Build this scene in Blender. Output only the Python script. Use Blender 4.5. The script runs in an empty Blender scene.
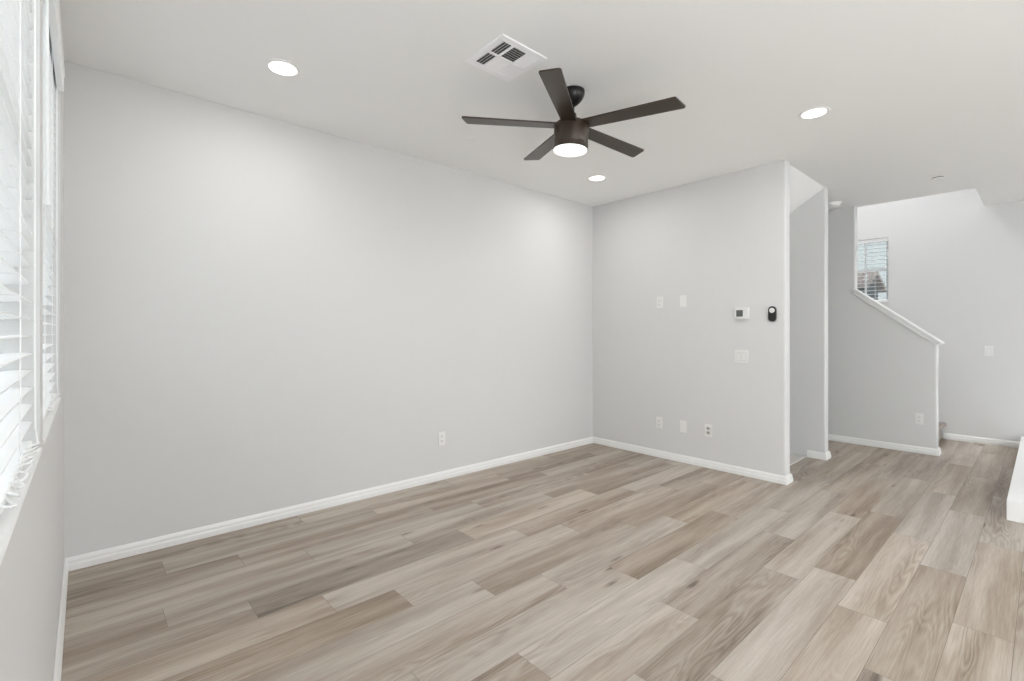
import bpy, bmesh, math, random
from mathutils import Vector, Matrix

S = bpy.context.scene
C = S.collection
random.seed(7)
PI = math.pi

# ------------------------------------------------------------------ camera, sky, lights, exposure
H = 2.74            # ceiling height
EYE = 1.284
cam_d = bpy.data.cameras.new('camera')
cam = bpy.data.objects.new('camera', cam_d)
C.objects.link(cam)
cam.location = (0, 0, EYE)
cam.rotation_euler = (PI / 2, 0, math.radians(48.197 - 90))
cam_d.sensor_width = 36
cam_d.lens = 36 * 477.5 / 1024
cam_d.shift_y = -8.5 / 1024
cam_d.clip_start = 0.02
S.camera = cam

S.view_settings.view_transform = 'Standard'
S.view_settings.look = 'None'
S.view_settings.gamma = 1
S.view_settings.exposure = 0.0
S.view_settings.use_curve_mapping = False
S.cycles.use_denoising = True
S.cycles.max_bounces = 16
S.cycles.diffuse_bounces = 10
S.cycles.transparent_max_bounces = 24
S.cycles.sample_clamp_indirect = 6

SKY = 3.5
world = bpy.data.worlds.new('overcast_sky')
S.world = world
world.use_nodes = True
bg = world.node_tree.nodes['Background']
bg.inputs[0].default_value = (0.95, 0.98, 1.0, 1)
bg.inputs[1].default_value = SKY


def area(name, loc, rot, sx, sy, power, col=(1, 1, 1), shape='RECTANGLE', spread=None):
    l = bpy.data.lights.new(name, 'AREA')
    l.shape = shape
    l.size = sx
    if shape in ('RECTANGLE', 'ELLIPSE'):
        l.size_y = sy
    l.energy = power
    l.color = col
    if spread:
        l.spread = spread
    o = bpy.data.objects.new(name, l)
    C.objects.link(o)
    o.location = loc
    o.rotation_euler = rot
    return o


# added area lights stand in for daylight at the openings behind the camera
UP = math.radians(50)
area('daylight_fill_rear_door', (2.0, -4.16, 1.25), (PI / 2, 0, PI), 2.8, 2.2, 6, (0.96, 0.98, 1.0))
area('daylight_fill_rear_window', (5.6, -4.16, 1.45), (PI / 2, 0, PI), 2.2, 1.7, 5, (0.96, 0.98, 1.0))
area('daylight_fill_side_door', (-0.06, -2.1, 1.25), (PI / 2, 0, -PI / 2), 2.6, 2.1, 3, (0.96, 0.98, 1.0))
# added upward area lights at the same openings brighten the ceiling
area('ceiling_fill_rear_door', (2.0, -4.10, 0.9), (PI / 2 + UP, 0, PI), 2.8, 1.2, 370, (0.95, 0.98, 1.0))
area('ceiling_fill_rear_window', (5.6, -4.10, 1.3), (PI / 2 + math.radians(36), 0, PI), 2.2, 1.2, 860, (0.95, 0.98, 1.0))
area('ceiling_fill_side_door', (-0.02, -2.1, 0.9), (PI / 2 + UP, 0, -PI / 2), 2.6, 1.2, 150, (0.95, 0.98, 1.0))
area('stairwell_fill', (7.2, 2.2, 5.2), (0, 0, 0), 0.9, 1.6, 70, (0.97, 0.985, 1.0))  # added unseen lamp that brightens the upper stairwell


# ------------------------------------------------------------------ materials
def srgb(r, g, b):
    f = lambda c: (c / 255 / 12.92) if c / 255 <= 0.04045 else ((c / 255 + 0.055) / 1.055) ** 2.4
    return (f(r), f(g), f(b), 1)


def mat(name, col, rough=0.5, metal=0.0, spec=0.5, emit=None, estr=0.0, bump=None):
    m = bpy.data.materials.new(name)
    m.use_nodes = True
    nt = m.node_tree
    b = nt.nodes['Principled BSDF']
    b.inputs['Base Color'].default_value = col
    b.inputs['Roughness'].default_value = rough
    b.inputs['Metallic'].default_value = metal
    b.inputs['Specular IOR Level'].default_value = spec
    if emit:
        b.inputs['Emission Color'].default_value = emit
        b.inputs['Emission Strength'].default_value = estr
    if bump:
        scale, strength, dist = bump
        tc = nt.nodes.new('ShaderNodeTexCoord')
        n = nt.nodes.new('ShaderNodeTexNoise')
        n.inputs['Scale'].default_value = scale
        n.inputs['Detail'].default_value = 3
        bp = nt.nodes.new('ShaderNodeBump')
        bp.inputs['Strength'].default_value = strength
        bp.inputs['Distance'].default_value = dist
        nt.links.new(tc.outputs['Object'], n.inputs['Vector'])
        nt.links.new(n.outputs['Fac'], bp.inputs['Height'])
        nt.links.new(bp.outputs['Normal'], b.inputs['Normal'])
    return m


M = {}
M['wall'] = mat('wall_paint', (0.65, 0.648, 0.645, 1), 0.75, spec=0.25, bump=(110, 0.12, 0.002))
M['ceiling'] = mat('ceiling_paint', (0.88, 0.885, 0.882, 1), 0.85, spec=0.2, bump=(90, 0.12, 0.002))
M['trim'] = mat('white_trim_paint', (0.80, 0.80, 0.795, 1), 0.35)
M['plate'] = mat('white_plastic', (0.77, 0.765, 0.755, 1), 0.35)
M['plate_shade'] = mat('switch_shade_plastic', (0.55, 0.545, 0.535, 1), 0.5)  # darker tone paints the gap shade around the rockers
M['socket'] = mat('dark_socket_plastic', (0.42, 0.41, 0.40, 1), 0.5)  # darker grey plastic for one outlet's sockets
M['slot'] = mat('dark_slot', (0.06, 0.06, 0.06, 1), 0.6)
M['blind'] = mat('white_blind_vinyl', (0.88, 0.885, 0.89, 1), 0.4)
M['cord'] = mat('white_cord', (0.85, 0.85, 0.85, 1), 0.7)
M['vinyl'] = mat('window_vinyl', (0.84, 0.845, 0.85, 1), 0.4)
M['bronze'] = mat('bronze_paint', (0.048, 0.033, 0.023, 1), 0.30, metal=0.3)
M['bronze_dark'] = mat('dark_bronze_paint', (0.007, 0.006, 0.006, 1), 0.35, metal=0.3)
M['lens'] = mat('lit_lens', (0.9, 0.9, 0.9, 1), 0.4, emit=(1, 0.985, 0.95, 1), estr=3.0)
M['fanlens'] = mat('lit_fan_diffuser', (0.9, 0.9, 0.9, 1), 0.4, emit=(1, 0.985, 0.96, 1), estr=0.85)
M['lightring'] = mat('downlight_trim_enamel', (0.88, 0.88, 0.87, 1), 0.4)
M['vent'] = mat('white_vent_enamel', (0.93, 0.93, 0.95, 1), 0.45)
M['duct_shade'] = mat('duct_shade_paint', (0.06, 0.062, 0.067, 1), 0.7)
M['black'] = mat('black_plastic', (0.008, 0.008, 0.008, 1), 0.3)
M['lcd'] = mat('grey_display', (0.10, 0.108, 0.10, 1), 0.3)
M['grey'] = mat('grey_plastic', (0.45, 0.45, 0.44, 1), 0.5)
M['white_gloss'] = mat('white_lacquer', (0.90, 0.90, 0.90, 1), 0.3)
M['subfloor'] = mat('plank_joint', (0.20, 0.17, 0.14, 1), 0.8)
M['stucco'] = mat('pale_stucco', (0.41, 0.44, 0.455, 1), 0.9, bump=(60, 0.3, 0.01))
M['ground'] = mat('concrete_ground', (0.55, 0.55, 0.54, 1), 0.9, bump=(8, 0.3, 0.01))
M['rooftile'] = mat('roof_tile', srgb(214, 196, 190), 0.85, bump=(14, 0.6, 0.03))
M['housewall'] = mat('house_wall', srgb(128, 130, 134), 0.9, bump=(30, 0.3, 0.01))


def carpet_material():
    m = mat('taupe_carpet', (0.3, 0.26, 0.23, 1), 0.95, spec=0.1)
    nt = m.node_tree
    b = nt.nodes['Principled BSDF']
    tc = nt.nodes.new('ShaderNodeTexCoord')
    n = nt.nodes.new('ShaderNodeTexNoise')
    n.inputs['Scale'].default_value = 120
    n.inputs['Detail'].default_value = 4
    r = nt.nodes.new('ShaderNodeValToRGB')
    r.color_ramp.elements[0].position = 0.3
    r.color_ramp.elements[0].color = (0.21, 0.18, 0.16, 1)
    r.color_ramp.elements[1].position = 0.7
    r.color_ramp.elements[1].color = (0.42, 0.375, 0.34, 1)
    bp = nt.nodes.new('ShaderNodeBump')
    bp.inputs['Strength'].default_value = 0.6
    bp.inputs['Distance'].default_value = 0.006
    L = nt.links.new
    L(tc.outputs['Object'], n.inputs['Vector'])
    L(n.outputs['Fac'], r.inputs['Fac'])
    L(r.outputs['Color'], b.inputs['Base Color'])
    L(n.outputs['Fac'], bp.inputs['Height'])
    L(bp.outputs['Normal'], b.inputs['Normal'])
    return m


M['carpet'] = carpet_material()
M['niche'] = mat('pale_grey_carpet', (0.52, 0.50, 0.485, 1), 0.95, spec=0.1, bump=(150, 0.5, 0.004))


def glass_material(name, tint, refl=0.06):
    m = bpy.data.materials.new(name)
    m.use_nodes = True
    nt = m.node_tree
    nt.nodes.clear()
    out = nt.nodes.new('ShaderNodeOutputMaterial')
    tr = nt.nodes.new('ShaderNodeBsdfTransparent')
    tr.inputs[0].default_value = tint
    gl = nt.nodes.new('ShaderNodeBsdfGlossy')
    gl.inputs['Roughness'].default_value = 0.02
    mx = nt.nodes.new('ShaderNodeMixShader')
    mx.inputs[0].default_value = refl
    nt.links.new(tr.outputs[0], mx.inputs[1])
    nt.links.new(gl.outputs[0], mx.inputs[2])
    nt.links.new(mx.outputs[0], out.inputs[0])
    return m


M['glass'] = glass_material('clear_glass', (0.93, 0.95, 0.955, 1))
M['glass_tint'] = glass_material('tinted_glass', (0.45, 0.475, 0.475, 1))


def wood_material():
    m = bpy.data.materials.new('plank_wood')
    m.use_nodes = True
    nt = m.node_tree
    b = nt.nodes['Principled BSDF']
    N = nt.nodes.new
    L = nt.links.new

    def math_(op, a, c=None, clamp=False):
        n = N('ShaderNodeMath')
        n.operation = op
        n.use_clamp = clamp
        for i, v in enumerate((a, c)):
            if v is None:
                continue
            if isinstance(v, (int, float)):
                n.inputs[i].default_value = v
            else:
                L(v, n.inputs[i])
        return n.outputs[0]

    uv = N('ShaderNodeUVMap')
    uv.uv_map = 'plank'
    at = N('ShaderNodeVertexColor')
    at.layer_name = 'tone'
    sep = N('ShaderNodeSeparateColor')
    L(at.outputs['Color'], sep.inputs[0])
    suv = N('ShaderNodeSeparateXYZ')
    L(uv.outputs[0], suv.inputs[0])
    u, v = suv.outputs[0], suv.outputs[1]
    tone = sep.outputs[0]
    warm = sep.outputs[1]

    def noise(su, sv, detail, rough=0.55, dist=0.0, off=0.0):
        cb = N('ShaderNodeCombineXYZ')
        L(math_('MULTIPLY', u, su), cb.inputs[0])
        L(math_('MULTIPLY', v, sv), cb.inputs[1])
        cb.inputs[2].default_value = off
        n = N('ShaderNodeTexNoise')
        n.inputs['Scale'].default_value = 1
        n.inputs['Detail'].default_value = detail
        n.inputs['Roughness'].default_value = rough
        n.inputs['Distortion'].default_value = dist
        L(cb.outputs[0], n.inputs['Vector'])
        return n.outputs['Fac']

    bands = noise(0.9, 12, 3, 0.5, 0.2, 1.3)          # broad darker bands along a plank
    figure = noise(1.0, 8, 2, 0.45, 0.35, 4.1)          # source of the cathedral contours
    fine = noise(6, 190, 5, 0.7, 0.15, 7.7)            # fine grain
    flame = math_('SINE', math_('MULTIPLY', figure, 95))
    flame = math_('MULTIPLY', math_('ADD', flame, 1.0), 0.5)
    fmask = noise(0.8, 5, 1, 0.5, 0.0, 9.9)
    fm = N('ShaderNodeMapRange')
    fm.inputs[1].default_value = 0.48
    fm.inputs[2].default_value = 0.68
    L(fmask, fm.inputs[0])
    # knots: small dark drops
    kc = N('ShaderNodeCombineXYZ')
    L(math_('MULTIPLY', u, 1.9), kc.inputs[0])
    L(math_('MULTIPLY', v, 9.0), kc.inputs[1])
    vo = N('ShaderNodeTexVoronoi')
    vo.inputs['Scale'].default_value = 1.0
    L(kc.outputs[0], vo.inputs['Vector'])
    kd = N('ShaderNodeMapRange')
    kd.inputs[1].default_value = 0.015
    kd.inputs[2].default_value = 0.15
    kd.inputs[3].default_value = 1
    kd.inputs[4].default_value = 0
    wob = math_('ADD', vo.outputs['Distance'], math_('MULTIPLY', math_('SUBTRACT', fine, 0.5), 0.12))
    L(wob, kd.inputs[0])
    ks = N('ShaderNodeSeparateColor')
    L(vo.outputs['Color'], ks.inputs[0])
    kon = math_('GREATER_THAN', ks.outputs[0], 0.5)
    knot = math_('MULTIPLY', kd.outputs[0], kon)

    bm_ = N('ShaderNodeMapRange')
    bm_.inputs[1].default_value = 0.36
    bm_.inputs[2].default_value = 0.66
    L(bands, bm_.inputs[0])
    val = math_('ADD', math_('MULTIPLY', tone, 0.55), 0.02)
    val = math_('ADD', val, math_('MULTIPLY', bm_.outputs[0], 0.36))
    val = math_('ADD', val, math_('MULTIPLY', math_('SUBTRACT', fine, 0.5), 0.75))
    val = math_('SUBTRACT', val, math_('MULTIPLY', math_('MULTIPLY', flame, fm.outputs[0]), 0.22))
    val = math_('SUBTRACT', val, math_('MULTIPLY', knot, 0.62), clamp=True)
    r = N('ShaderNodeValToRGB')
    e = r.color_ramp.elements
    e[0].position = 0.0
    e[0].color = (0.13, 0.098, 0.073, 1)
    e[1].position = 1.0
    e[1].color = (0.55, 0.495, 0.44, 1)
    x = e.new(0.35)
    x.color = (0.29, 0.235, 0.187, 1)
    x = e.new(0.7)
    x.color = (0.43, 0.377, 0.325, 1)
    L(val, r.inputs['Fac'])
    hs = N('ShaderNodeHueSaturation')
    L(r.outputs['Color'], hs.inputs['Color'])
    L(math_('ADD', math_('MULTIPLY', warm, 0.30), 0.84), hs.inputs['Saturation'])
    L(hs.outputs[0], b.inputs['Base Color'])
    rg = N('ShaderNodeMapRange')
    rg.inputs[3].default_value = 0.40
    rg.inputs[4].default_value = 0.52
    L(fine, rg.inputs[0])
    L(rg.outputs[0], b.inputs['Roughness'])
    b.inputs['Specular IOR Level'].default_value = 0.4
    bp = N('ShaderNodeBump')
    bp.inputs['Strength'].default_value = 0.12
    bp.inputs['Distance'].default_value = 0.001
    L(fine, bp.inputs['Height'])
    L(bp.outputs['Normal'], b.inputs['Normal'])
    return m


M['wood'] = wood_material()


# ------------------------------------------------------------------ mesh helpers
def box(bm, x0, x1, y0, y1, z0, z1):
    vs = [bm.verts.new(p) for p in ((x0, y0, z0), (x1, y0, z0), (x1, y1, z0), (x0, y1, z0),
                                    (x0, y0, z1), (x1, y0, z1), (x1, y1, z1), (x0, y1, z1))]
    for f in ((0, 3, 2, 1), (4, 5, 6, 7), (0, 1, 5, 4), (1, 2, 6, 5), (2, 3, 7, 6), (3, 0, 4, 7)):
        bm.faces.new([vs[i] for i in f])
    return vs


def lathe(bm, prof, seg=40, loc=(0, 0, 0), axis='Z'):
    """prof: (radius, height) pairs; closed where the radius is 0."""
    rings = []
    for r, z in prof:
        if r < 1e-6:
            rings.append([bm.verts.new((0, 0, z))])
        else:
            rings.append([bm.verts.new((r * math.cos(2 * PI * k / seg), r * math.sin(2 * PI * k / seg), z))
                          for k in range(seg)])
    for a, c in zip(rings, rings[1:]):
        for k in range(seg):
            k2 = (k + 1) % seg
            if len(a) == 1 and len(c) == 1:
                continue
            if len(a) == 1:
                bm.faces.new((a[0], c[k], c[k2]))
            elif len(c) == 1:
                bm.faces.new((a[k], c[0], a[k2]))
            else:
                bm.faces.new((a[k], c[k], c[k2], a[k2]))
    vs = [v for r in rings for v in r]
    rot = {'Z': Matrix.Identity(3), 'X': Matrix.Rotation(-PI / 2, 3, 'Y'), 'Y': Matrix.Rotation(PI / 2, 3, 'X')}[axis]
    for v in vs:
        v.co = rot @ v.co + Vector(loc)
    return vs


def prism(bm, pts, d0, d1, axis='Z'):
    """extrude a polygon of 2-D points between d0 and d1 along axis"""
    def P(a, c, d):
        return {'Z': (a, c, d), 'X': (d, a, c), 'Y': (a, d, c)}[axis]
    lo = [bm.verts.new(P(a, c, d0)) for a, c in pts]
    hi = [bm.verts.new(P(a, c, d1)) for a, c in pts]
    n = len(pts)
    bm.faces.new(lo[::-1])
    bm.faces.new(hi)
    for i in range(n):
        j = (i + 1) % n
        bm.faces.new((lo[i], lo[j], hi[j], hi[i]))
    return lo + hi


def tube(bm, pts, r, seg=8):
    pts = [Vector(p) for p in pts]
    rings = []
    ref = Vector((0, 0, 1))
    for i, p in enumerate(pts):
        d = (pts[min(i + 1, len(pts) - 1)] - pts[max(i - 1, 0)]).normalized()
        if abs(d.dot(ref)) > 0.95:
            a = d.cross(Vector((1, 0, 0))).normalized()
        else:
            a = d.cross(ref).normalized()
        c = d.cross(a).normalized()
        rings.append([bm.verts.new(p + a * r * math.cos(2 * PI * k / seg) + c * r * math.sin(2 * PI * k / seg))
                      for k in range(seg)])
    for A, B in zip(rings, rings[1:]):
        for k in range(seg):
            bm.faces.new((A[k], A[(k + 1) % seg], B[(k + 1) % seg], B[k]))
    bm.faces.new(rings[0][::-1])
    bm.faces.new(rings[-1])


def sweep(bm, path, prof):
    """mitred sweep of a profile (offset to the left of the path, height) along a 2-D path"""
    n = len(path)
    P = [Vector(p) for p in path]
    rows = []
    for i in range(n):
        if i == 0:
            d = (P[1] - P[0]).normalized()
            nrm = Vector((-d.y, d.x))
        elif i == n - 1:
            d = (P[-1] - P[-2]).normalized()
            nrm = Vector((-d.y, d.x))
        else:
            d1 = (P[i] - P[i - 1]).normalized()
            d2 = (P[i + 1] - P[i]).normalized()
            n1 = Vector((-d1.y, d1.x))
            n2 = Vector((-d2.y, d2.x))
            m = (n1 + n2).normalized()
            nrm = m / max(0.3, m.dot(n1))
        rows.append([bm.verts.new((P[i].x + nrm.x * o, P[i].y + nrm.y * o, z)) for o, z in prof])
    k = len(prof)
    for a, c in zip(rows, rows[1:]):
        for j in range(k):
            j2 = (j + 1) % k
            bm.faces.new((a[j], c[j], c[j2], a[j2]))
    bm.faces.new(rows[0][::-1])
    bm.faces.new(rows[-1])


def obj(name, bm, m, parent=None, smooth=False, bevel=None, origin=None):
    bmesh.ops.recalc_face_normals(bm, faces=bm.faces)
    if origin is not None:
        bmesh.ops.translate(bm, verts=bm.verts, vec=-Vector(origin))
    me = bpy.data.meshes.new(name)
    bm.to_mesh(me)
    bm.free()
    for mm in (m if isinstance(m, (list, tuple)) else [m]):
        me.materials.append(mm)
    if smooth:
        for p in me.polygons:
            p.use_smooth = True
        me.set_sharp_from_angle(angle=math.radians(35))
    o = bpy.data.objects.new(name, me)
    C.objects.link(o)
    if origin is not None:
        o.location = origin
    if parent:
        o.parent = parent
    if bevel:
        md = o.modifiers.new('bevel', 'BEVEL')
        md.width = bevel
        md.segments = 3
        md.limit_method = 'ANGLE'
        md.angle_limit = math.radians(40)
        for p in me.polygons:
            p.use_smooth = True
        me.set_sharp_from_angle(angle=math.radians(35))
        md.harden_normals = False
    return o


def thing(name, label, cat, loc=(0, 0, 0), rotz=0, group=None):
    o = bpy.data.objects.new(name, None)
    o.empty_display_size = 0.1
    C.objects.link(o)
    o.location = loc
    o.rotation_euler = (0, 0, rotz)
    o['label'] = label
    o['category'] = cat
    if group:
        o['group'] = group
    return o


def tag(o, label, cat, group=None):
    o['label'] = label
    o['category'] = cat
    if group:
        o['group'] = group
    return o


def struct(o, label, cat):
    o['kind'] = 'structure'
    o['label'] = label
    o['category'] = cat
    return o


def dup(root, loc, rotz, label, group=None):
    r = root.copy()
    C.objects.link(r)
    r.location = loc
    r.rotation_euler = (0, 0, rotz)
    r['label'] = label
    if group:
        r['group'] = group
    for ch in list(root.children):
        c = ch.copy()
        C.objects.link(c)
        c.parent = r
        for g in ch.children:
            d = g.copy()
            C.objects.link(d)
            d.parent = c
    return r


# ------------------------------------------------------------------ the room: plan
XL = -0.084        # left (window) wall face
YA = 3.51          # long back wall face
XB = 4.40          # partition with the thermostat, front face
YB = 1.465         # its free end
TB = 0.115         # partition thickness
XC = 5.545         # closet-side stub wall
YC = 1.48
XD = 6.60          # staircase wall
TD = 0.12
YD = 0.755
XE = 7.71          # far wall
YR = -4.20         # rear wall behind the camera
YO = 0.475         # near edge of the stairwell opening
ZU = 5.40          # upstairs ceiling
WT = 0.14

# floor: every plank a quad with a joint between, laid along X
W = 0.189
JOINTS = {0: 2.86, 1: 3.44, 2: 2.64, 3: 2.97, 4: 2.76, 5: 2.045, 6: 1.288, 7: 0.918, 8: 1.80, 9: 1.49, 10: 1.147,
          11: 0.86, 12: 0.58, 13: 0.268, 14: 0.962, 15: 0.655, 16: 0.32, 17: 1.1}
LEN = 1.22
TONE = {(12, 0.58): 0.36, (10, -0.07): 0.40, (5, 2.045): 0.40, (7, 2.14): 0.28, (4, 1.54): 0.50, (3, 2.97): 0.38,
        (1, 2.22): 0.36, (11, 2.08): 0.42, (12, 3.02): 0.34, (16, 2.76): 0.30, (15, 1.88): 0.34, (2, 2.64): 0.88,
        (2, 1.42): 0.85, (3, 1.75): 0.85, (4, 2.76): 0.72, (6, 1.29): 0.88, (5, 0.83): 0.85, (7, 0.92): 0.78,
        (9, 1.49): 0.48, (9, 0.27): 0.66, (11, 0.86): 0.72, (12, 1.80): 0.78, (8, 0.58): 0.74, (8, 1.80): 0.68,
        (10, 1.147): 0.74, (13, 0.268): 0.66, (13, -0.95): 0.42, (12, -0.64): 0.62, (14, -0.26): 0.62,
        (16, -0.9): 0.38, (16, 0.32): 0.5, (15, 0.655): 0.52, (15, -0.56): 0.34, (0, 2.86): 0.74, (0, 1.64): 0.80,
        (1, 3.44): 0.78, (3, 4.19): 0.72, (2, 3.86): 0.76, (14, 3.40): 0.36, (13, 2.71): 0.52, (9, 2.71): 0.36,
        (8, 3.02): 0.6, (6, 2.51): 0.80, (7, 3.36): 0.6, (10, 2.37): 0.72, (10, 3.59): 0.40}


def build_floor():
    bm = bmesh.new()
    uvl = bm.loops.layers.uv.new('plank')
    cl = bm.loops.layers.float_color.new('tone')
    g = 0.0009
    x_lo, x_hi, y_lo, y_hi = XL - 0.1, XE + 0.1, YR - 0.1, YA + 0.1
    k0 = int(math.floor((y_lo - 0.0869) / W))
    k1 = int(math.ceil((y_hi - 0.0869) / W))
    for k in range(k0, k1):
        ya, yb = 0.0869 + k * W, 0.0869 + (k + 1) * W
        start = JOINTS.get(k, random.uniform(0, LEN))
        n0 = int(math.floor((x_lo - start) / LEN))
        for n in range(n0, 12):
            xa = start + n * LEN
            xb = xa + LEN
            if xb < x_lo or xa > x_hi:
                continue
            t = random.uniform(0.42, 0.82)
            for (kk, xx), tt in TONE.items():
                if kk == k and abs(xx - xa) < 0.06:
                    t = tt
            warm = random.random()
            ru, rv = random.uniform(0, 90), random.uniform(0, 90)
            flip = random.choice((-1, 1))
            x0, x1 = max(xa, x_lo) + g, min(xb, x_hi) - g
            y0, y1 = max(ya, y_lo) + g, min(yb, y_hi) - g
            # the closet niche behind the partition is carpeted beyond Y = 1.637
            rects = [(x0, x1, y0, y1)]
            f_list = []
            for (a, b_, c, d) in rects:
                vs = [bm.verts.new(p) for p in ((a, c, 0), (b_, c, 0), (b_, d, 0), (a, d, 0))]
                f_list.append(bm.faces.new(vs))
            for f in f_list:
                f.material_index = 0
                for lp in f.loops:
                    co = lp.vert.co
                    lp[uvl].uv = ((co.x - xa) * flip + ru, co.y - ya + rv)
                    lp[cl] = (t, warm, 0, 1)
    n_before = len(bm.faces)
    for v in (box(bm, x_lo, x_hi, y_lo, y_hi, -0.12, -0.0015),):
        pass
    bm.faces.ensure_lookup_table()
    for f in bm.faces[n_before:]:
        f.material_index = 1
    me = bpy.data.meshes.new('floor')
    bm.to_mesh(me)
    bm.free()
    me.materials.append(M['wood'])
    me.materials.append(M['subfloor'])
    o = bpy.data.objects.new('floor', me)
    C.objects.link(o)
    struct(o, 'greige wood-look plank floor running toward the hallway', 'floor')


build_floor()

# carpeted niche floor under the sloping soffit
bm = bmesh.new()
box(bm, XB + TB, XC, 1.637, YA, 0.0, 0.010)
struct(obj('floor_niche', bm, M['niche']), 'grey carpet in the niche behind the partition wall', 'floor')

# ceiling slab with the stairwell cut out of it and the niche left to the soffit
bm = bmesh.new()
Zt = H + 0.30
box(bm, XL - WT, XE + WT, YR - WT, YO, H, Zt)
box(bm, XL - WT, XD + TD, YO, YB + 0.02, H, Zt)
box(bm, XL - WT, XB + TB, YB + 0.02, YA + WT, H, Zt)
box(bm, XC, XD + TD, YB + 0.02, YA + WT, H, Zt)
struct(obj('ceiling', bm, M['ceiling']), 'smooth off-white ceiling over the living room', 'ceiling')
# sloping soffit over the niche, under the upper stair flight
bm = bmesh.new()
y0, y1 = YB + 0.02, YA + 0.02
sl = 0.66
prism(bm, [(y0, H), (y1, H - sl * (y1 - y0)), (y1, H - sl * (y1 - y0) + 0.2), (y0, H + 0.2)], XB + TB, XC, 'X')
struct(obj('ceiling_niche', bm, M['ceiling']), 'sloping soffit over the niche beside the partition', 'ceiling')
bm = bmesh.new()
box(bm, XD - 0.3, XE + WT, YO - 0.3, YA + WT, ZU, ZU + 0.15)
struct(obj('ceiling_stairwell', bm, M['ceiling']), 'high ceiling above the stairwell', 'ceiling')


def wall_with_holes(bm, axis, face, back, a0, a1, z0, z1, holes):
    """a wall between face and back along axis 'X' or 'Y' (its run), with rectangular holes (a, b, zlo, zhi)"""
    def bx(p, q, za, zb):
        if q - p < 1e-5 or zb - za < 1e-5:
            return
        lo, hi = min(face, back), max(face, back)
        if axis == 'Y':
            box(bm, lo, hi, p, q, za, zb)
        else:
            box(bm, p, q, lo, hi, za, zb)
    cur = a0
    for (p, q, za, zb) in sorted(holes):
        bx(cur, p, z0, z1)
        bx(p, q, z0, za)
        bx(p, q, zb, z1)
        cur = q
    bx(cur, a1, z0, z1)


W1 = (0.56, 1.675, 0.985, 2.42)
W2 = (1.78, 2.895, 0.985, 2.42)
W3 = (1.352, 2.16, 1.672, 2.506)
SIDE_DOOR = (-3.4, -0.8, 0.0, 2.3)
bm = bmesh.new()
wall_with_holes(bm, 'Y', XL, XL - WT, YR - WT, YA + WT, 0, H, [W1, W2, SIDE_DOOR])
struct(obj('wall_left', bm, M['wall']), 'pale wall with the two blind-covered windows', 'wall')
bm = bmesh.new()
box(bm, XL, XE, YA, YA + WT, 0, H)
box(bm, XD + TD, XE, YA, YA + WT, H, ZU)
struct(obj('wall_back', bm, M['wall']), 'long bare off-white wall opposite the camera', 'wall')
bm = bmesh.new()
wall_with_holes(bm, 'X', YR, YR - WT, XL, XE, 0, H, [(0.6, 3.4, 0.0, 2.35), (4.5, 6.7, 0.6, 2.3)])
struct(obj('wall_rear', bm, M['wall']), 'wall behind the camera with a glazed door and window', 'wall')
bm = bmesh.new()
wall_with_holes(bm, 'Y', XE, XE + WT, YR - WT, YA + WT, 0, ZU, [W3])
struct(obj('wall_right', bm, M['wall']), 'far pale wall beside the staircase with the small high window', 'wall')


def rounded_wall(name, x0, x1, y0, y1, z0, z1, label):
    """a free-standing wall with a bull-nosed vertical end at y0"""
    bm = bmesh.new()
    r = 0.013
    pts = []
    for cx, cy, a0 in ((x0 + r, y0 + r, PI), (x1 - r, y0 + r, 1.5 * PI)):
        for k in range(7):
            a = a0 + k * PI / 12
            pts.append((cx + r * math.cos(a), cy + r * math.sin(a)))
    pts += [(x1, y1), (x0, y1)]
    prism(bm, pts, z0, z1)
    return struct(obj(name, bm, M['wall'], smooth=True), label, 'wall')


rounded_wall('wall_partition', XB, XB + TB, YB, YA, 0, H, 'off-white partition wall with thermostat and outlets')
rounded_wall('wall_closet', XC, XC + 0.115, YC, YA, 0, H, 'short stub wall between niche and hallway')
# staircase wall: knee wall with sloping top, then full height
CAP0, CAP1 = (YD, 1.182), (1.464, 1.182 + 0.80 * (1.464 - YD))
bm = bmesh.new()
r = 0.015
prism(bm, [(YD, 0), (YA, 0), (YA, H), (CAP1[0], H), CAP1, CAP0], XD, XD + TD, 'X')
# upstairs continuation around the opening
box(bm, XD, XD + TD, YO - TD, YA, H + 0.3, ZU)
box(bm, XD, XE, YO - TD, YO, H + 0.3, ZU)
struct(obj('wall_stair', bm, M['wall'], bevel=0.012), 'grey-lit staircase wall with the white sloping cap', 'wall')

# sloping cap on the knee wall
bm = bmesh.new()
dy, dz = CAP1[0] - CAP0[0], CAP1[1] - CAP0[1]
ln = math.hypot(dy, dz)
ty, tz = dy / ln, dz / ln
ny, nz = -tz, ty


def capbar(bm, x0, x1, s0, s1, n0, n1):
    pts = []
    for s, n in ((s0, n0), (s1, n0), (s1, n1), (s0, n1)):
        pts.append((CAP0[0] + ty * s + ny * n, CAP0[1] + tz * s + nz * n))
    prism(bm, pts, x0, x1, 'X')


capbar(bm, XD - 0.022, XD + TD + 0.022, -0.048, ln + 0.03, 0.0, 0.024)
capbar(bm, XD - 0.010, XD + TD + 0.010, -0.02, ln + 0.005, -0.035, 0.0)
struct(obj('trim_1', bm, M['trim'], bevel=0.005), 'white sloping cap on the staircase knee wall', 'trim')

# ------------------------------------------------------------------ baseboards
BP = [(0.0, 0.0), (0.017, 0.0), (0.017, 0.030), (0.013, 0.040), (0.013, 0.053), (0.009, 0.062), (0.004, 0.070), (0.0, 0.070)]
BP = BP[::-1]


def baseboard(name, path, label):
    bm = bmesh.new()
    sweep(bm, path, BP)
    return struct(obj(name, bm, M['trim']), label, 'baseboard')


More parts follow.
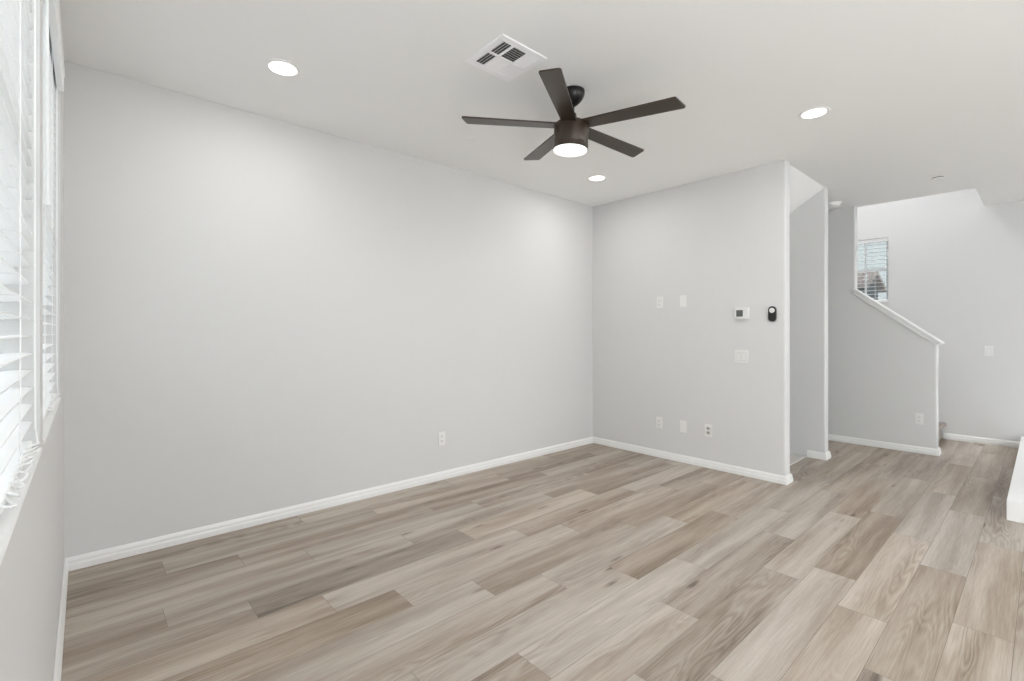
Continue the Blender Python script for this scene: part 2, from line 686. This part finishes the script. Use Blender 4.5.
e = 0.001
baseboard('baseboard_left', [(XL + e, YA - e - 0.004), (XL + e, -0.7)], 'white baseboard under the two blind-covered windows')
baseboard('baseboard_back', [(XB - e, YA - e), (XL + e, YA - e)], 'long white baseboard along the bare back wall')
baseboard('baseboard_partition', [(XB + TB, YB + 0.03), (XB + TB + e, YB - e), (XB - e, YB - e), (XB - e, YA - 0.014)],
          'white baseboard under the thermostat wall')
baseboard('baseboard_closet', [(XC + 0.115 + e, YA - e), (XC + 0.115 + e, YC - e), (XC - e, YC - e), (XC - e, 1.637)],
          'short white baseboard wrapping the stub wall end')
baseboard('baseboard_stair', [(XD + TD + e, YD + 0.03), (XD + TD + e, YD - e), (XD - e, YD - e), (XD - e, YA - e)],
          'white baseboard along the foot of the staircase wall')
baseboard('baseboard_right', [(XE - e, YR), (XE - e, 0.822)], 'white baseboard along the far wall by the stairs')

# ------------------------------------------------------------------ stairs (carpeted)
bm = bmesh.new()
RISE, RUN, YS = 0.196, 0.25, 0.84
xs0, xs1 = XD + TD + 0.002, XE - 0.002
n_st = 10
for i in range(n_st):
    ya = YS + i * RUN
    z = (i + 1) * RISE
    # tread slab with a rounded carpet nosing, riser block below
    nose = []
    for k in range(9):
        a = PI * 1.5 - k * PI / 8
        nose.append((ya - 0.022 + 0.022 * math.cos(a) , z - 0.022 + 0.022 * math.sin(a)))
    yend = YA - 0.002 if i == n_st - 1 else ya + RUN + 0.03
    prism(bm, nose + [(yend, z), (yend, z - 0.044)], xs0, xs1, 'X')
    prism(bm, [(ya, 0.0 if i == 0 else z - RISE - 0.01), (yend, 0.0 if i == 0 else z - RISE - 0.01), (yend, z - 0.03), (ya, z - 0.03)], xs0, xs1, 'X')
struct(obj('stairs', bm, M['carpet'], smooth=True), 'taupe carpeted stairs behind the knee wall', 'stairs')

# ------------------------------------------------------------------ windows
def left_window(name, wd, label):
    y0, y1, z0, z1 = wd
    root = bpy.data.objects.new(name, None)
    C.objects.link(root)
    root.location = (XL, (y0 + y1) / 2, z0)
    struct(root, label, 'window')
    L = Vector((-XL, -(y0 + y1) / 2, -z0))
    xa, xb = XL - WT + 0.004, XL - WT + 0.05
    bm = bmesh.new()
    fw = 0.045
    box(bm, xa, xb, y0, y0 + fw, z0, z1)
    box(bm, xa, xb, y1 - fw, y1, z0, z1)
    box(bm, xa, xb, y0 + fw, y1 - fw, z0, z0 + fw)
    box(bm, xa, xb, y0 + fw, y1 - fw, z1 - fw, z1)
    zm = (z0 + z1) / 2
    box(bm, xa + 0.01, xb, y0 + fw, y1 - fw, zm - 0.02, zm + 0.02)
    bmesh.ops.translate(bm, verts=bm.verts, vec=L)
    obj('window_frame', bm, M['vinyl'], root, bevel=0.003)
    bm = bmesh.new()
    for za, zb in ((z0 + fw, zm - 0.02), (zm + 0.02, z1 - fw)):
        box(bm, xa + 0.018, xa + 0.022, y0 + fw, y1 - fw, za, zb)
    bmesh.ops.translate(bm, verts=bm.verts, vec=L)
    obj('window_pane', bm, M['glass'], root)
    bm = bmesh.new()
    prism(bm, [(xb + 0.0005, z0 + 0.0005), (XL + 0.003, z0 + 0.0005), (XL + 0.005, z0 + 0.006), (XL + 0.003, z0 + 0.011), (xb + 0.0005, z0 + 0.012)],
          y0 + 0.001, y1 - 0.001, 'Y')
    bmesh.ops.translate(bm, verts=bm.verts, vec=L)
    obj('window_sill', bm, M['trim'], root)
    return root


left_window('window_1', W1, 'nearer window on the left wall, cut by the photo edge')
left_window('window_2', W2, 'farther window on the left wall, near the room corner')


def blind(wd, label, wand, group):
    y0, y1, z0, z1 = wd
    root = thing('window_blind', label, 'blind', (XL - 0.038, (y0 + y1) / 2, z0), 0, group)
    hw = (y1 - y0) / 2 - 0.012
    D = 0.0254
    top = z1 - z0
    zb = 0.033                                     # underside of the slat stack above the sill
    bm = bmesh.new()
    # slats lie level: one passes at eye height
    z = (EYE - 0.010 - z0) % 0.0419
    zs = []
    while z < top - 0.075:
        if z > zb + 0.02:
            zs.append(z)
        z += 0.0419
    for z in zs:
        # slightly crowned slat
        pr = []
        for k in range(7):
            a = -1 + 2 * k / 6
            pr.append((a * D, z + 0.0022 * (1 - a * a)))
        prism(bm, pr + [(p, q - 0.0026) for p, q in pr[::-1]], -hw, hw, 'Y')
    sl_o = obj('slats', bm, M['blind'], root, smooth=True)
    bm = bmesh.new()
    box(bm, -D, D, -hw, hw, zb - 0.018, zb)
    obj('bottom_rail', bm, M['blind'], root, bevel=0.003)
    bm = bmesh.new()
    box(bm, -0.034, 0.016, -hw, hw, top - 0.055, top - 0.004)
    obj('head_rail', bm, M['blind'], root, bevel=0.002)
    # valance stands just proud of the wall, with returns
    bm = bmesh.new()
    vx0, vx1 = 0.030, 0.0525
    hv = (y1 - y0) / 2 - 0.002
    top_v = top - 0.003
    vp = [(vx0, top - 0.078), (vx1 - 0.003, top - 0.078), (vx1, top - 0.072), (vx1, top - 0.012), (vx1 + 0.004, top - 0.012), (vx1 + 0.004, top_v), (vx0, top_v)]
    prism(bm, vp, -hv, hv, 'Y')
    obj('valance', bm, M['blind'], root, bevel=0.0015)
    # ladder cords
    for yy in (-hw * 0.41, hw * 0.41):
        bm = bmesh.new()
        for xx in (-D - 0.002, D + 0.002):
            tube(bm, [(xx, yy, zb - 0.01), (xx, yy, top - 0.05)], 0.0013, 6)
        for z in zs:
            tube(bm, [(-D - 0.002, yy, z - 0.002), (D + 0.002, yy, z - 0.002)], 0.0008, 4)
        obj('ladder_cord', bm, M['cord'], root)
    if wand:
        bm = bmesh.new()
        tube(bm, [(D + 0.010, wand, top - 0.06), (D + 0.0105, wand, top - 0.4), (D + 0.011, wand, 0.70)], 0.0036, 8)
        lathe(bm, [(0, 0.685), (0.005, 0.69), (0.005, 0.72), (0, 0.725)], 12, (D + 0.011, wand, 0))
        obj('tilt_wand', bm, M['blind'], root, smooth=True)
    # lift cord whose loose loops rest on the sill
    bm = bmesh.new()
    yy = hw - 0.03
    pts = [(D + 0.006, yy, top - 0.06), (D + 0.006, yy, 0.25), (D + 0.007, yy, 0.065)]
    rr = random.Random(int(y0 * 1000))
    ph = 0.0
    for k in range(1, 90):
        t = k / 90
        ang = k * 0.62
        pts.append((D + 0.006 + 0.010 * math.sin(ang), yy - 0.42 * t * (hw * 2) / 0.83 + 0.030 * math.cos(ang * 0.9) - 0.03,
                    0.024 + 0.016 * abs(math.sin(ang * 0.5)) * (1 - 0.5 * t)))
    tube(bm, pts, 0.0021, 6)
    obj('lift_cord', bm, M['cord'], root, smooth=True)
    return root


blind(W1, 'white slatted blind on the nearer left window, cut by the photo edge', None, 'white blinds on the left wall windows')
blind(W2, 'narrow-looking white slatted blind by the room corner, its valance showing', -0.29, 'white blinds on the left wall windows')

# high window above the stairs
y0, y1, z0, z1 = W3
root = bpy.data.objects.new('window_3', None)
C.objects.link(root)
root.location = (XE, (y0 + y1) / 2, z0)
struct(root, 'small high window above the stairs', 'window')
L = Vector((-XE, -(y0 + y1) / 2, -z0))
bm = bmesh.new()
xa, xb = XE + 0.075, XE + 0.125
fw = 0.035
box(bm, xa, xb, y0, y0 + fw, z0, z1)
box(bm, xa, xb, y1 - fw, y1, z0, z1)
box(bm, xa, xb, y0 + fw, y1 - fw, z0, z0 + fw)
box(bm, xa, xb, y0 + fw, y1 - fw, z1 - fw, z1)
box(bm, xa, xb, y0 + fw, y1 - fw, 2.085, 2.12)
box(bm, xa + 0.01, xb - 0.005, 1.60, 1.622, z0 + fw, z1 - fw)
box(bm, xa + 0.01, xb - 0.005, 1.885, 1.907, z0 + fw, z1 - fw)
bmesh.ops.translate(bm, verts=bm.verts, vec=L)
obj('window_frame', bm, M['vinyl'], root, bevel=0.003)
bm = bmesh.new()
box(bm, xa + 0.022, xa + 0.026, y0 + fw, y1 - fw, z0 + fw, z1 - fw)
bmesh.ops.translate(bm, verts=bm.verts, vec=L)
obj('window_pane', bm, M['glass_tint'], root)
bm = bmesh.new()
box(bm, XE - 0.012, xa, y0 + 0.001, y1 - 0.001, z0 + 0.0005, z0 + 0.012)
bmesh.ops.translate(bm, verts=bm.verts, vec=L)
obj('window_sill', bm, M['trim'], root, bevel=0.003)

root = thing('window_blind', 'white slatted blind on the small high window above the stairs', 'blind', (XE + 0.04, (y0 + y1) / 2, z0))
hw = (y1 - y0) / 2 - 0.003
top = z1 - z0
bm = bmesh.new()
z = 0.06
zs = []
while z < top - 0.06:
    zs.append(z)
    prism(bm, [(-0.022, z), (0.0, z + 0.002), (0.022, z), (0.022, z - 0.003), (0.0, z - 0.001), (-0.022, z - 0.003)], -hw, hw, 'Y')
    z += 0.05
obj('slats', bm, M['blind'], root)
bm = bmesh.new()
box(bm, -0.025, 0.025, -hw, hw, 0.016, 0.034)
obj('bottom_rail', bm, M['blind'], root, bevel=0.003)
bm = bmesh.new()
box(bm, -0.026, 0.026, -hw, hw, top - 0.045, top - 0.002)
obj('head_rail', bm, M['blind'], root, bevel=0.003)
for yy in (-hw + 0.14, hw - 0.14):
    bm = bmesh.new()
    for xx in (-0.024, 0.024):
        tube(bm, [(xx, yy, 0.03), (xx, yy, top - 0.04)], 0.0013, 6)
    obj('ladder_cord', bm, M['cord'], root)

# glazed door and window behind the camera, glazed door on the left wall behind the camera
def simple_glazing(name, axis, pos, a0, a1, z0, z1, label, cat, n):
    root = bpy.data.objects.new(name, None)
    C.objects.link(root)
    struct(root, label, cat)
    bm = bmesh.new()
    gb = bmesh.new()
    fw = 0.05
    lo, hi = pos - 0.1, pos - 0.05

    def bx(b_, p, q, za, zb, l, h):
        if axis == 'Y':
            box(b_, l, h, p, q, za, zb)
        else:
            box(b_, p, q, l, h, za, zb)
    bx(bm, a0, a1, z0, z0 + fw, lo, hi)
    bx(bm, a0, a1, z1 - fw, z1, lo, hi)
    for i in range(n + 1):
        c = a0 + (a1 - a0 - fw) * i / n
        bx(bm, c, c + fw, z0 + fw, z1 - fw, lo, hi)
    bx(gb, a0 + fw, a1 - fw, z0 + fw, z1 - fw, lo + 0.02, lo + 0.024)
    obj('frame', bm, M['vinyl'], root)
    obj('pane', gb, M['glass_tint'], root)


simple_glazing('door_1', 'X', YR, 0.6, 3.4, 0.0, 2.35, 'glazed sliding door behind the camera', 'door', 2)
simple_glazing('window_4', 'X', YR, 4.5, 6.7, 0.6, 2.3, 'wide window behind the camera', 'window', 2)
simple_glazing('door_2', 'Y', XL, -3.4, -0.8, 0.0, 2.3, 'glazed door on the left wall behind the camera', 'door', 2)

# ------------------------------------------------------------------ ceiling fan
FX, FY = 2.20, 1.91
fan = thing('ceiling_fan', 'dark bronze five-blade ceiling fan with a lit round diffuser', 'ceiling fan', (FX, FY, H))
bm = bmesh.new()
lathe(bm, [(0, 0), (0.072, 0), (0.073, -0.012), (0.070, -0.028), (0.062, -0.046), (0.049, -0.064), (0.034, -0.078), (0.024, -0.086), (0, -0.088)], 40)
obj('canopy', bm, M['bronze_dark'], fan, smooth=True)
bm = bmesh.new()
lathe(bm, [(0, -0.08), (0.0135, -0.08), (0.0135, -0.150), (0, -0.150)], 20)
obj('downrod', bm, M['bronze_dark'], fan, smooth=True)
bm = bmesh.new()
lathe(bm, [(0, -0.132), (0.022, -0.132), (0.026, -0.136), (0.030, -0.162), (0.034, -0.172), (0.034, -0.182), (0, -0.182)], 28)
obj('yoke_cover', bm, M['bronze_dark'], fan, smooth=True)
bm = bmesh.new()
lathe(bm, [(0, -0.178), (0.050, -0.178), (0.086, -0.190), (0.101, -0.202), (0.104, -0.212), (0.104, -0.316), (0.101, -0.321), (0, -0.321)], 56)
hous = obj('motor_housing', bm, M['bronze'], fan, smooth=True)
bm = bmesh.new()
lathe(bm, [(0.0, -0.320), (0.098, -0.320), (0.106, -0.323), (0.106, -0.350), (0.103, -0.353), (0.0, -0.353)], 56)
obj('light_ring', bm, M['bronze'], fan, smooth=True)
bm = bmesh.new()
lathe(bm, [(0, -0.352), (0.1015, -0.352), (0.1015, -0.357), (0.098, -0.361), (0.085, -0.364), (0.055, -0.367), (0, -0.368)], 56)
obj('light_diffuser', bm, M['fanlens'], fan, smooth=True)['label'] = 'lit white round diffuser'


def blade_bm():
    bm = bmesh.new()
    t = 0.0045
    # plan outline along +X, clipped tip with rounded corners
    r0, r1 = 0.090, 0.660
    w0, w1 = 0.047, 0.058

    out = [(r0, -w0), (r1 - 0.030, -w1)]
    cr = 0.014
    for k in range(5):
        a = -PI / 2 + k * PI / 8
        out.append((r1 - 0.022 - cr + cr * math.cos(a) + 0.0, -w1 + cr + cr * math.sin(a)))
    for k in range(5):
        a = k * PI / 8
        out.append((r1 - cr + cr * math.cos(a), w1 - cr + cr * math.sin(a)))
    out += [(r0, w0)]
    vs = prism(bm, out, -t, t)
    return bm


BLADES = [140, 212, 284, 356, 68]
ZB = -0.210
PITCH = math.radians(-6)
first = None
for k, deg in enumerate(BLADES):
    if first is None:
        bm = blade_bm()
        bmesh.ops.rotate(bm, verts=bm.verts, cent=(0, 0, 0), matrix=Matrix.Rotation(PITCH, 3, 'X'))
        b = obj('blade', bm, M['bronze'], fan, bevel=0.0015)
        bm = bmesh.new()
        # flat arm plate that carries the blade out of the housing
        prism(bm, [(0.07, -0.026), (0.13, -0.034), (0.18, -0.026), (0.18, 0.026), (0.13, 0.034), (0.07, 0.026)], 0.0045, 0.0095)
        bmesh.ops.rotate(bm, verts=bm.verts, cent=(0, 0, 0), matrix=Matrix.Rotation(PITCH, 3, 'X'))
        arm = obj('blade_arm', bm, M['bronze_dark'], b, bevel=0.001)
        first = (b, arm)
    else:
        b = first[0].copy()
        C.objects.link(b)
        a2 = first[1].copy()
        C.objects.link(a2)
        a2.parent = b
        b.parent = fan
    b.location = (0, 0, ZB)
    b.rotation_euler = (0, 0, math.radians(deg))
# the rod hangs a little out of plumb from the ball joint in the canopy
fwd = Vector((math.cos(math.radians(48.197)), math.sin(math.radians(48.197)), 0))
rgt = fwd.cross(Vector((0, 0, 1)))
piv = Matrix.Translation((0, 0, -0.05))
lean = piv @ Matrix.Rotation(math.radians(2.6), 4, fwd) @ Matrix.Rotation(math.radians(0.8), 4, rgt) @ piv.inverted()
for ch in fan.children:
    if not ch.name.startswith('canopy'):
        ch.matrix_basis = lean @ Matrix.LocRotScale(ch.location, ch.rotation_euler, ch.scale)
area('fan_light', (FX - 0.012, FY + 0.010, H - 0.384), (0, 0, 0), 0.19, 0.19, 7, (1, 0.985, 0.96), 'DISK')

# ------------------------------------------------------------------ recessed ceiling lights
GL = 'recessed lights in the ceiling'
dl = thing('recessed_light', 'round recessed light above the long bare wall, left of the vent', 'ceiling light', (0.814, 2.805, H), 0, GL)
bm = bmesh.new()
lathe(bm, [(0.071, -0.004), (0.078, -0.0065), (0.089, -0.0045), (0.092, 0.0), (0.071, 0.0)], 48)
bm2 = bmesh.new()
lathe(bm2, [(0, -0.0055), (0.040, -0.0052), (0.071, -0.0038), (0.071, -0.0005), (0, -0.0005)], 48)
obj('trim_ring', bm, M['lightring'], dl, smooth=True)
obj('lens', bm2, M['lens'], dl, smooth=True)
spots = [((3.608, 2.829), 'round recessed light near the corner above the two bare walls, behind the fan'),
         ((3.613, 1.028), 'round recessed light nearest the stairs, right of the fan'),
         ((0.814, 1.02), 'round recessed light above the camera, out of the photo')]
for (x, y), lb in spots:
    dup(dl, (x, y, H), 0, lb)
for (x, y) in [(0.814, 2.805), (3.608, 2.829), (3.613, 1.028), (0.814, 1.02)]:
    area('recessed_light_glow', (x, y, H - 0.012), (0, 0, 0), 0.13, 0.13, 5.5, (1, 0.985, 0.955), 'DISK')

# ------------------------------------------------------------------ sprinkler covers, smoke detector
bm = bmesh.new()
lathe(bm, [(0, -0.006), (0.040, -0.006), (0.043, -0.004), (0.043, -0.0025), (0.038, 0.0), (0, 0.0)], 36)
sp = tag(obj('sprinkler_cover', bm, M['ceiling'], smooth=True), 'flat round white sprinkler cover left of the ceiling fan', 'sprinkler cover', 'sprinkler covers')
sp.location = (2.165, 2.89, H)
bm = bmesh.new()
lathe(bm, [(0, -0.012), (0.040, -0.012), (0.044, -0.009), (0.044, -0.006), (0.030, -0.005), (0.030, 0.0), (0, 0.0)], 36)
sp2 = tag(obj('sprinkler_cover', bm, M['ceiling'], smooth=True), 'round white sprinkler cover with a dark gap, near the stairwell opening', 'sprinkler cover', 'sprinkler covers')
sp2.location = (6.0, 0.68, H)
bm = bmesh.new()
lathe(bm, [(0.030, 0.0), (0.0425, 0.0), (0.0425, -0.0058), (0.030, -0.0058)], 36)
obj('gap_shade', bm, M['slot'], sp2, smooth=True)  # dark ring paints the shade in the gap above the cover

sd = thing('smoke_detector', 'white round smoke detector on the hallway ceiling', 'smoke detector', (6.30, 1.60, H))
bm = bmesh.new()
lathe(bm, [(0, 0), (0.075, 0), (0.076, -0.010), (0.070, -0.014), (0, -0.014)], 40)
obj('mounting_base', bm, M['white_gloss'], sd, smooth=True)
bm = bmesh.new()
lathe(bm, [(0, -0.013), (0.058, -0.013), (0.062, -0.018), (0.060, -0.034), (0.050, -0.044), (0.030, -0.048), (0, -0.049)], 40)
obj('sensor_cover', bm, M['white_gloss'], sd, smooth=True)

# ------------------------------------------------------------------ ceiling vent (four-way register)
VX, VY, VS = 1.675, 1.922, 0.157
vent = thing('ceiling_vent', 'square white four-way air vent beside the ceiling fan', 'vent', (VX, VY, H))
bm = bmesh.new()
o_, i_ = VS, 0.118
for (a, b_, c, d) in ((-o_, o_, -o_, -i_), (-o_, o_, i_, o_), (-o_, -i_, -i_, i_), (i_, o_, -i_, i_)):
    box(bm, a, b_, c, d, -0.008, 0.0)
sx = [-0.118, -0.052, 0.048, 0.118]
for x in (sx[1], sx[2]):
    box(bm, x - 0.006, x + 0.006, -i_, i_, -0.008, -0.001)
box(bm, -i_, i_, -0.008, 0.008, -0.008, -0.001)
obj('frame', bm, M['vent'], vent, bevel=0.003)
bm = bmesh.new()
box(bm, -i_, i_, -i_, i_, -0.0012, -0.0002)
obj('duct_shade', bm, M['duct_shade'], vent)  # flat dark sheet paints the shade behind the louvers


def louvers(x0, x1, ya, yb, throw):
    """tilted slats; throw is the side the air leaves to"""
    bm = bmesh.new()
    pitch = 0.0168
    hgt = 0.0068
    if throw in ('-X', '+X'):
        s = -1 if throw == '-X' else 1
        x = x0 + 0.004
        while x < x1 - 0.002:
            q = [(x + s * 0.0042, -hgt - 0.001), (x + s * 0.0042 + 0.0017, -hgt - 0.001), (x - s * 0.0042 + 0.0017, -0.0014), (x - s * 0.0042, -0.0014)]
            prism(bm, q, ya, yb, 'Y')
            x += pitch
    else:
        s = -1 if throw == '-Y' else 1
        y = ya + 0.004
        while y < yb - 0.002:
            q = [(y + s * 0.0042, -hgt - 0.001), (y + s * 0.0042 + 0.0017, -hgt - 0.001), (y - s * 0.0042 + 0.0017, -0.0014), (y - s * 0.0042, -0.0014)]
            prism(bm, q, x0, x1, 'X')
            y += pitch
    obj('louvers', bm, M['vent'], vent)


g_ = 0.006
louvers(sx[0], sx[1] - g_, -i_, -0.008, '-X')
louvers(sx[0], sx[1] - g_, 0.008, i_, '-X')
louvers(sx[1] + g_, sx[2] - g_, -i_, -0.008, '-Y')
louvers(sx[1] + g_, sx[2] - g_, 0.008, i_, '+Y')
louvers(sx[2] + g_, sx[3], -i_, -0.008, '+X')
louvers(sx[2] + g_, sx[3], 0.008, i_, '+X')

# ------------------------------------------------------------------ things on the walls
# local frame of a wall plate: plate in the XZ plane, front toward -Y
def rbox_bm(w, h, y0, y1, r=0.004, cx=0.0, cz=0.0):
    bm = bmesh.new()
    pts = []
    for sx_, sz_, a0 in ((1, 1, 0), (-1, 1, PI / 2), (-1, -1, PI), (1, -1, 1.5 * PI)):
        for k in range(5):
            a = a0 + k * PI / 8
            pts.append((cx + sx_ * (w / 2 - r) + r * math.cos(a), cz + sz_ * (h / 2 - r) + r * math.sin(a)))
    prism(bm, pts, y0, y1, 'Y')
    return bm


FACE_B = -PI / 2      # plates on walls facing -X


def plate_base(t, w=0.070, h=0.115):
    obj('cover_plate', rbox_bm(w, h, -0.006, 0.0), M['plate'], t, bevel=0.0015)


def outlet(name, label, loc, rotz, group, dark=False):
    t = thing(name, label, 'outlet', loc, rotz, group)
    plate_base(t)
    for dz in (0.0205, -0.0205):
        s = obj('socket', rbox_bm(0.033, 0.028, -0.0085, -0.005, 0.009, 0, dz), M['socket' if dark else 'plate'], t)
        bm = bmesh.new()
        box(bm, -0.0075, -0.0048, -0.0092, -0.008, dz - 0.002, dz + 0.008)
        box(bm, 0.0048, 0.0075, -0.0092, -0.008, dz - 0.001, dz + 0.007)
        lathe(bm, [(0, -0.0006), (0.0028, -0.0006), (0.0028, 0.0006), (0, 0.0006)], 12, (0, -0.0086, dz - 0.0075), 'Y')
        obj('slots', bm, M['slot'], s)
    bm = bmesh.new()
    lathe(bm, [(0, -0.0008), (0.003, -0.0008), (0.003, 0.0008), (0, 0.0008)], 14, (0, -0.0066, 0), 'Y')
    obj('screw', bm, M['plate'], t)
    return t


def blank(name, label, loc, rotz, group):
    t = thing(name, label, 'wall plate', loc, rotz, group)
    plate_base(t)
    for dz in (0.042, -0.042):
        bm = bmesh.new()
        lathe(bm, [(0, -0.0008), (0.003, -0.0008), (0.003, 0.0008), (0, 0.0008)], 14, (0, -0.0066, dz), 'Y')
        obj('screw', bm, M['plate'], t)
    return t


def rockers(name, label, loc, rotz, n, group=None):
    t = thing(name, label, 'light switch', loc, rotz, group)
    plate_base(t, 0.070 + 0.046 * (n - 1))
    for i in range(n):
        cx = (i - (n - 1) / 2) * 0.046
        obj('switch_frame', rbox_bm(0.036, 0.070, -0.0075, -0.005, 0.002, cx), M['plate_shade'], t)
        bm = bmesh.new()
        prism(bm, [(-0.0072, -0.032), (-0.0115, -0.031), (-0.0085, 0.0), (-0.0095, 0.031), (-0.0072, 0.032)], cx - 0.0155, cx + 0.0155, 'X')
        obj('rocker', bm, M['plate'], t, bevel=0.001)
    return t


GO = 'wall outlets'
xb_ = XB - 0.0006
outlet('wall_outlet', 'white outlet low on the thermostat wall, nearest the corner', (xb_, 2.648, 0.352), FACE_B, GO)
blank('blank_wall_plate', 'blank white plate low on the thermostat wall, between two outlets', (xb_, 2.382, 0.353), FACE_B, 'blank wall plates')
outlet('wall_outlet', 'white outlet with dark sockets low on the thermostat wall, nearest its free end', (xb_, 2.130, 0.352), FACE_B, GO, True)
outlet('wall_outlet', 'white outlet high on the thermostat wall, level with the thermostat', (xb_, 2.643, 1.586), FACE_B, GO)
blank('blank_wall_plate', 'blank white plate high on the thermostat wall', (xb_, 2.384, 1.588), FACE_B, 'blank wall plates')
outlet('wall_outlet', 'white outlet low on the long bare wall', (2.315, YA - 0.0006, 0.356), 0, GO)
outlet('wall_outlet', 'white outlet on the staircase knee wall', (XD - 0.0006, 0.895, 0.361), FACE_B, GO)
rockers('light_switch', 'white two-rocker switch plate under the thermostat', (xb_, 1.823, 1.064), FACE_B, 2, 'light switches')
rockers('light_switch', 'white single switch on the far wall beyond the stairs', (XE - 0.0006, 0.435, 1.067), FACE_B, 1, 'light switches')

th = thing('thermostat', 'white thermostat with a small grey display', 'thermostat', (xb_, 1.818, 1.451), FACE_B)
obj('backplate', rbox_bm(0.130, 0.106, -0.006, 0.0, 0.006), M['plate'], th, bevel=0.0015)
obj('body', rbox_bm(0.120, 0.096, -0.024, -0.005, 0.006), M['plate'], th, bevel=0.003)
obj('display', rbox_bm(0.058, 0.058, -0.0252, -0.023, 0.002, -0.014, 0.0), M['lcd'], th)
obj('button', rbox_bm(0.012, 0.056, -0.0255, -0.023, 0.003, 0.040, 0.0), M['plate'], th)

rm = thing('wall_remote', 'black capsule-shaped wall remote with a round white button', 'remote control', (xb_, 1.563, 1.439), FACE_B)
obj('body', rbox_bm(0.062, 0.132, -0.020, 0.0, 0.0309), M['black'], rm, bevel=0.004)
bm = bmesh.new()
lathe(bm, [(0, 0.0235), (0.018, 0.0235), (0.0215, 0.021), (0.0215, 0.018), (0, 0.018)], 32, (0, 0, 0.030), 'Y')
obj('round_button', bm, M['plate'], rm, smooth=True)['label'] = 'round white button'
bm = bmesh.new()
lathe(bm, [(0.005, 0.0245), (0.007, 0.0245), (0.007, 0.023), (0.005, 0.023), (0.005, 0.0245)], 20, (0, 0, 0.030), 'Y')
obj('button_ring', bm, M['grey'], rm)

# ------------------------------------------------------------------ low white platform at the right edge
bm = bmesh.new()
box(bm, 4.69, XE - 0.04, -0.9, 0.18, 0.0, 0.137)
pf = tag(obj('low_platform', bm, M['white_gloss'], bevel=0.003), 'low white platform on the floor at the right edge', 'platform')

# ------------------------------------------------------------------ outside
bm = bmesh.new()
box(bm, -14, XL - WT - 0.002, -16, 14, -0.6, -0.14)
box(bm, XL - WT, XE + WT, -16, YR - WT - 0.002, -0.6, -0.14)
box(bm, XE + WT + 0.002, 26, -16, 14, -0.6, -0.14)
struct(obj('ground', bm, M['ground']), 'pale concrete ground outside the windows', 'ground')
nb = thing('sky_screen_wall', 'pale grey wall added outside to block the sky, seen through the left blinds', 'wall', (-4.2, 4, -0.14))
bm = bmesh.new()
box(bm, -0.2, 0.0, -8, 10, 0, 3.4)  # wall added to hide the bright sky behind the left windows
obj('wall', bm, M['stucco'], nb)
bm = bmesh.new()
box(bm, -0.24, 0.04, -8.04, 10.04, 3.4, 3.5)
obj('coping', bm, M['trim'], nb)

hx = 16.0
nh = thing('neighbour_house', 'tile-roofed grey house seen through the small high window', 'house', (hx, 4.2, -0.14))
bm = bmesh.new()
box(bm, 0, 1.7, -0.85, 2.4, 0, 2.75)
prism(bm, [(0, 2.75), (1.7, 2.75), (0.85, 3.05)], -0.85, -0.65, 'Y')
obj('house_wall', bm, M['housewall'], nh)
bm = bmesh.new()
prism(bm, [(-0.30, 2.62), (0.85, 3.06), (2.0, 2.62), (2.0, 2.74), (0.85, 3.18), (-0.30, 2.74)], -1.0, 2.7, 'Y')
rf = obj('roof', bm, M['rooftile'], nh)
bm = bmesh.new()
for k in range(17):
    yy = -1.0 + 0.09 + k * 0.22
    tube(bm, [(-0.32, yy, 2.745), (0.85, yy, 3.19)], 0.06, 8)
obj('tile_ridges', bm, M['rooftile'], rf)
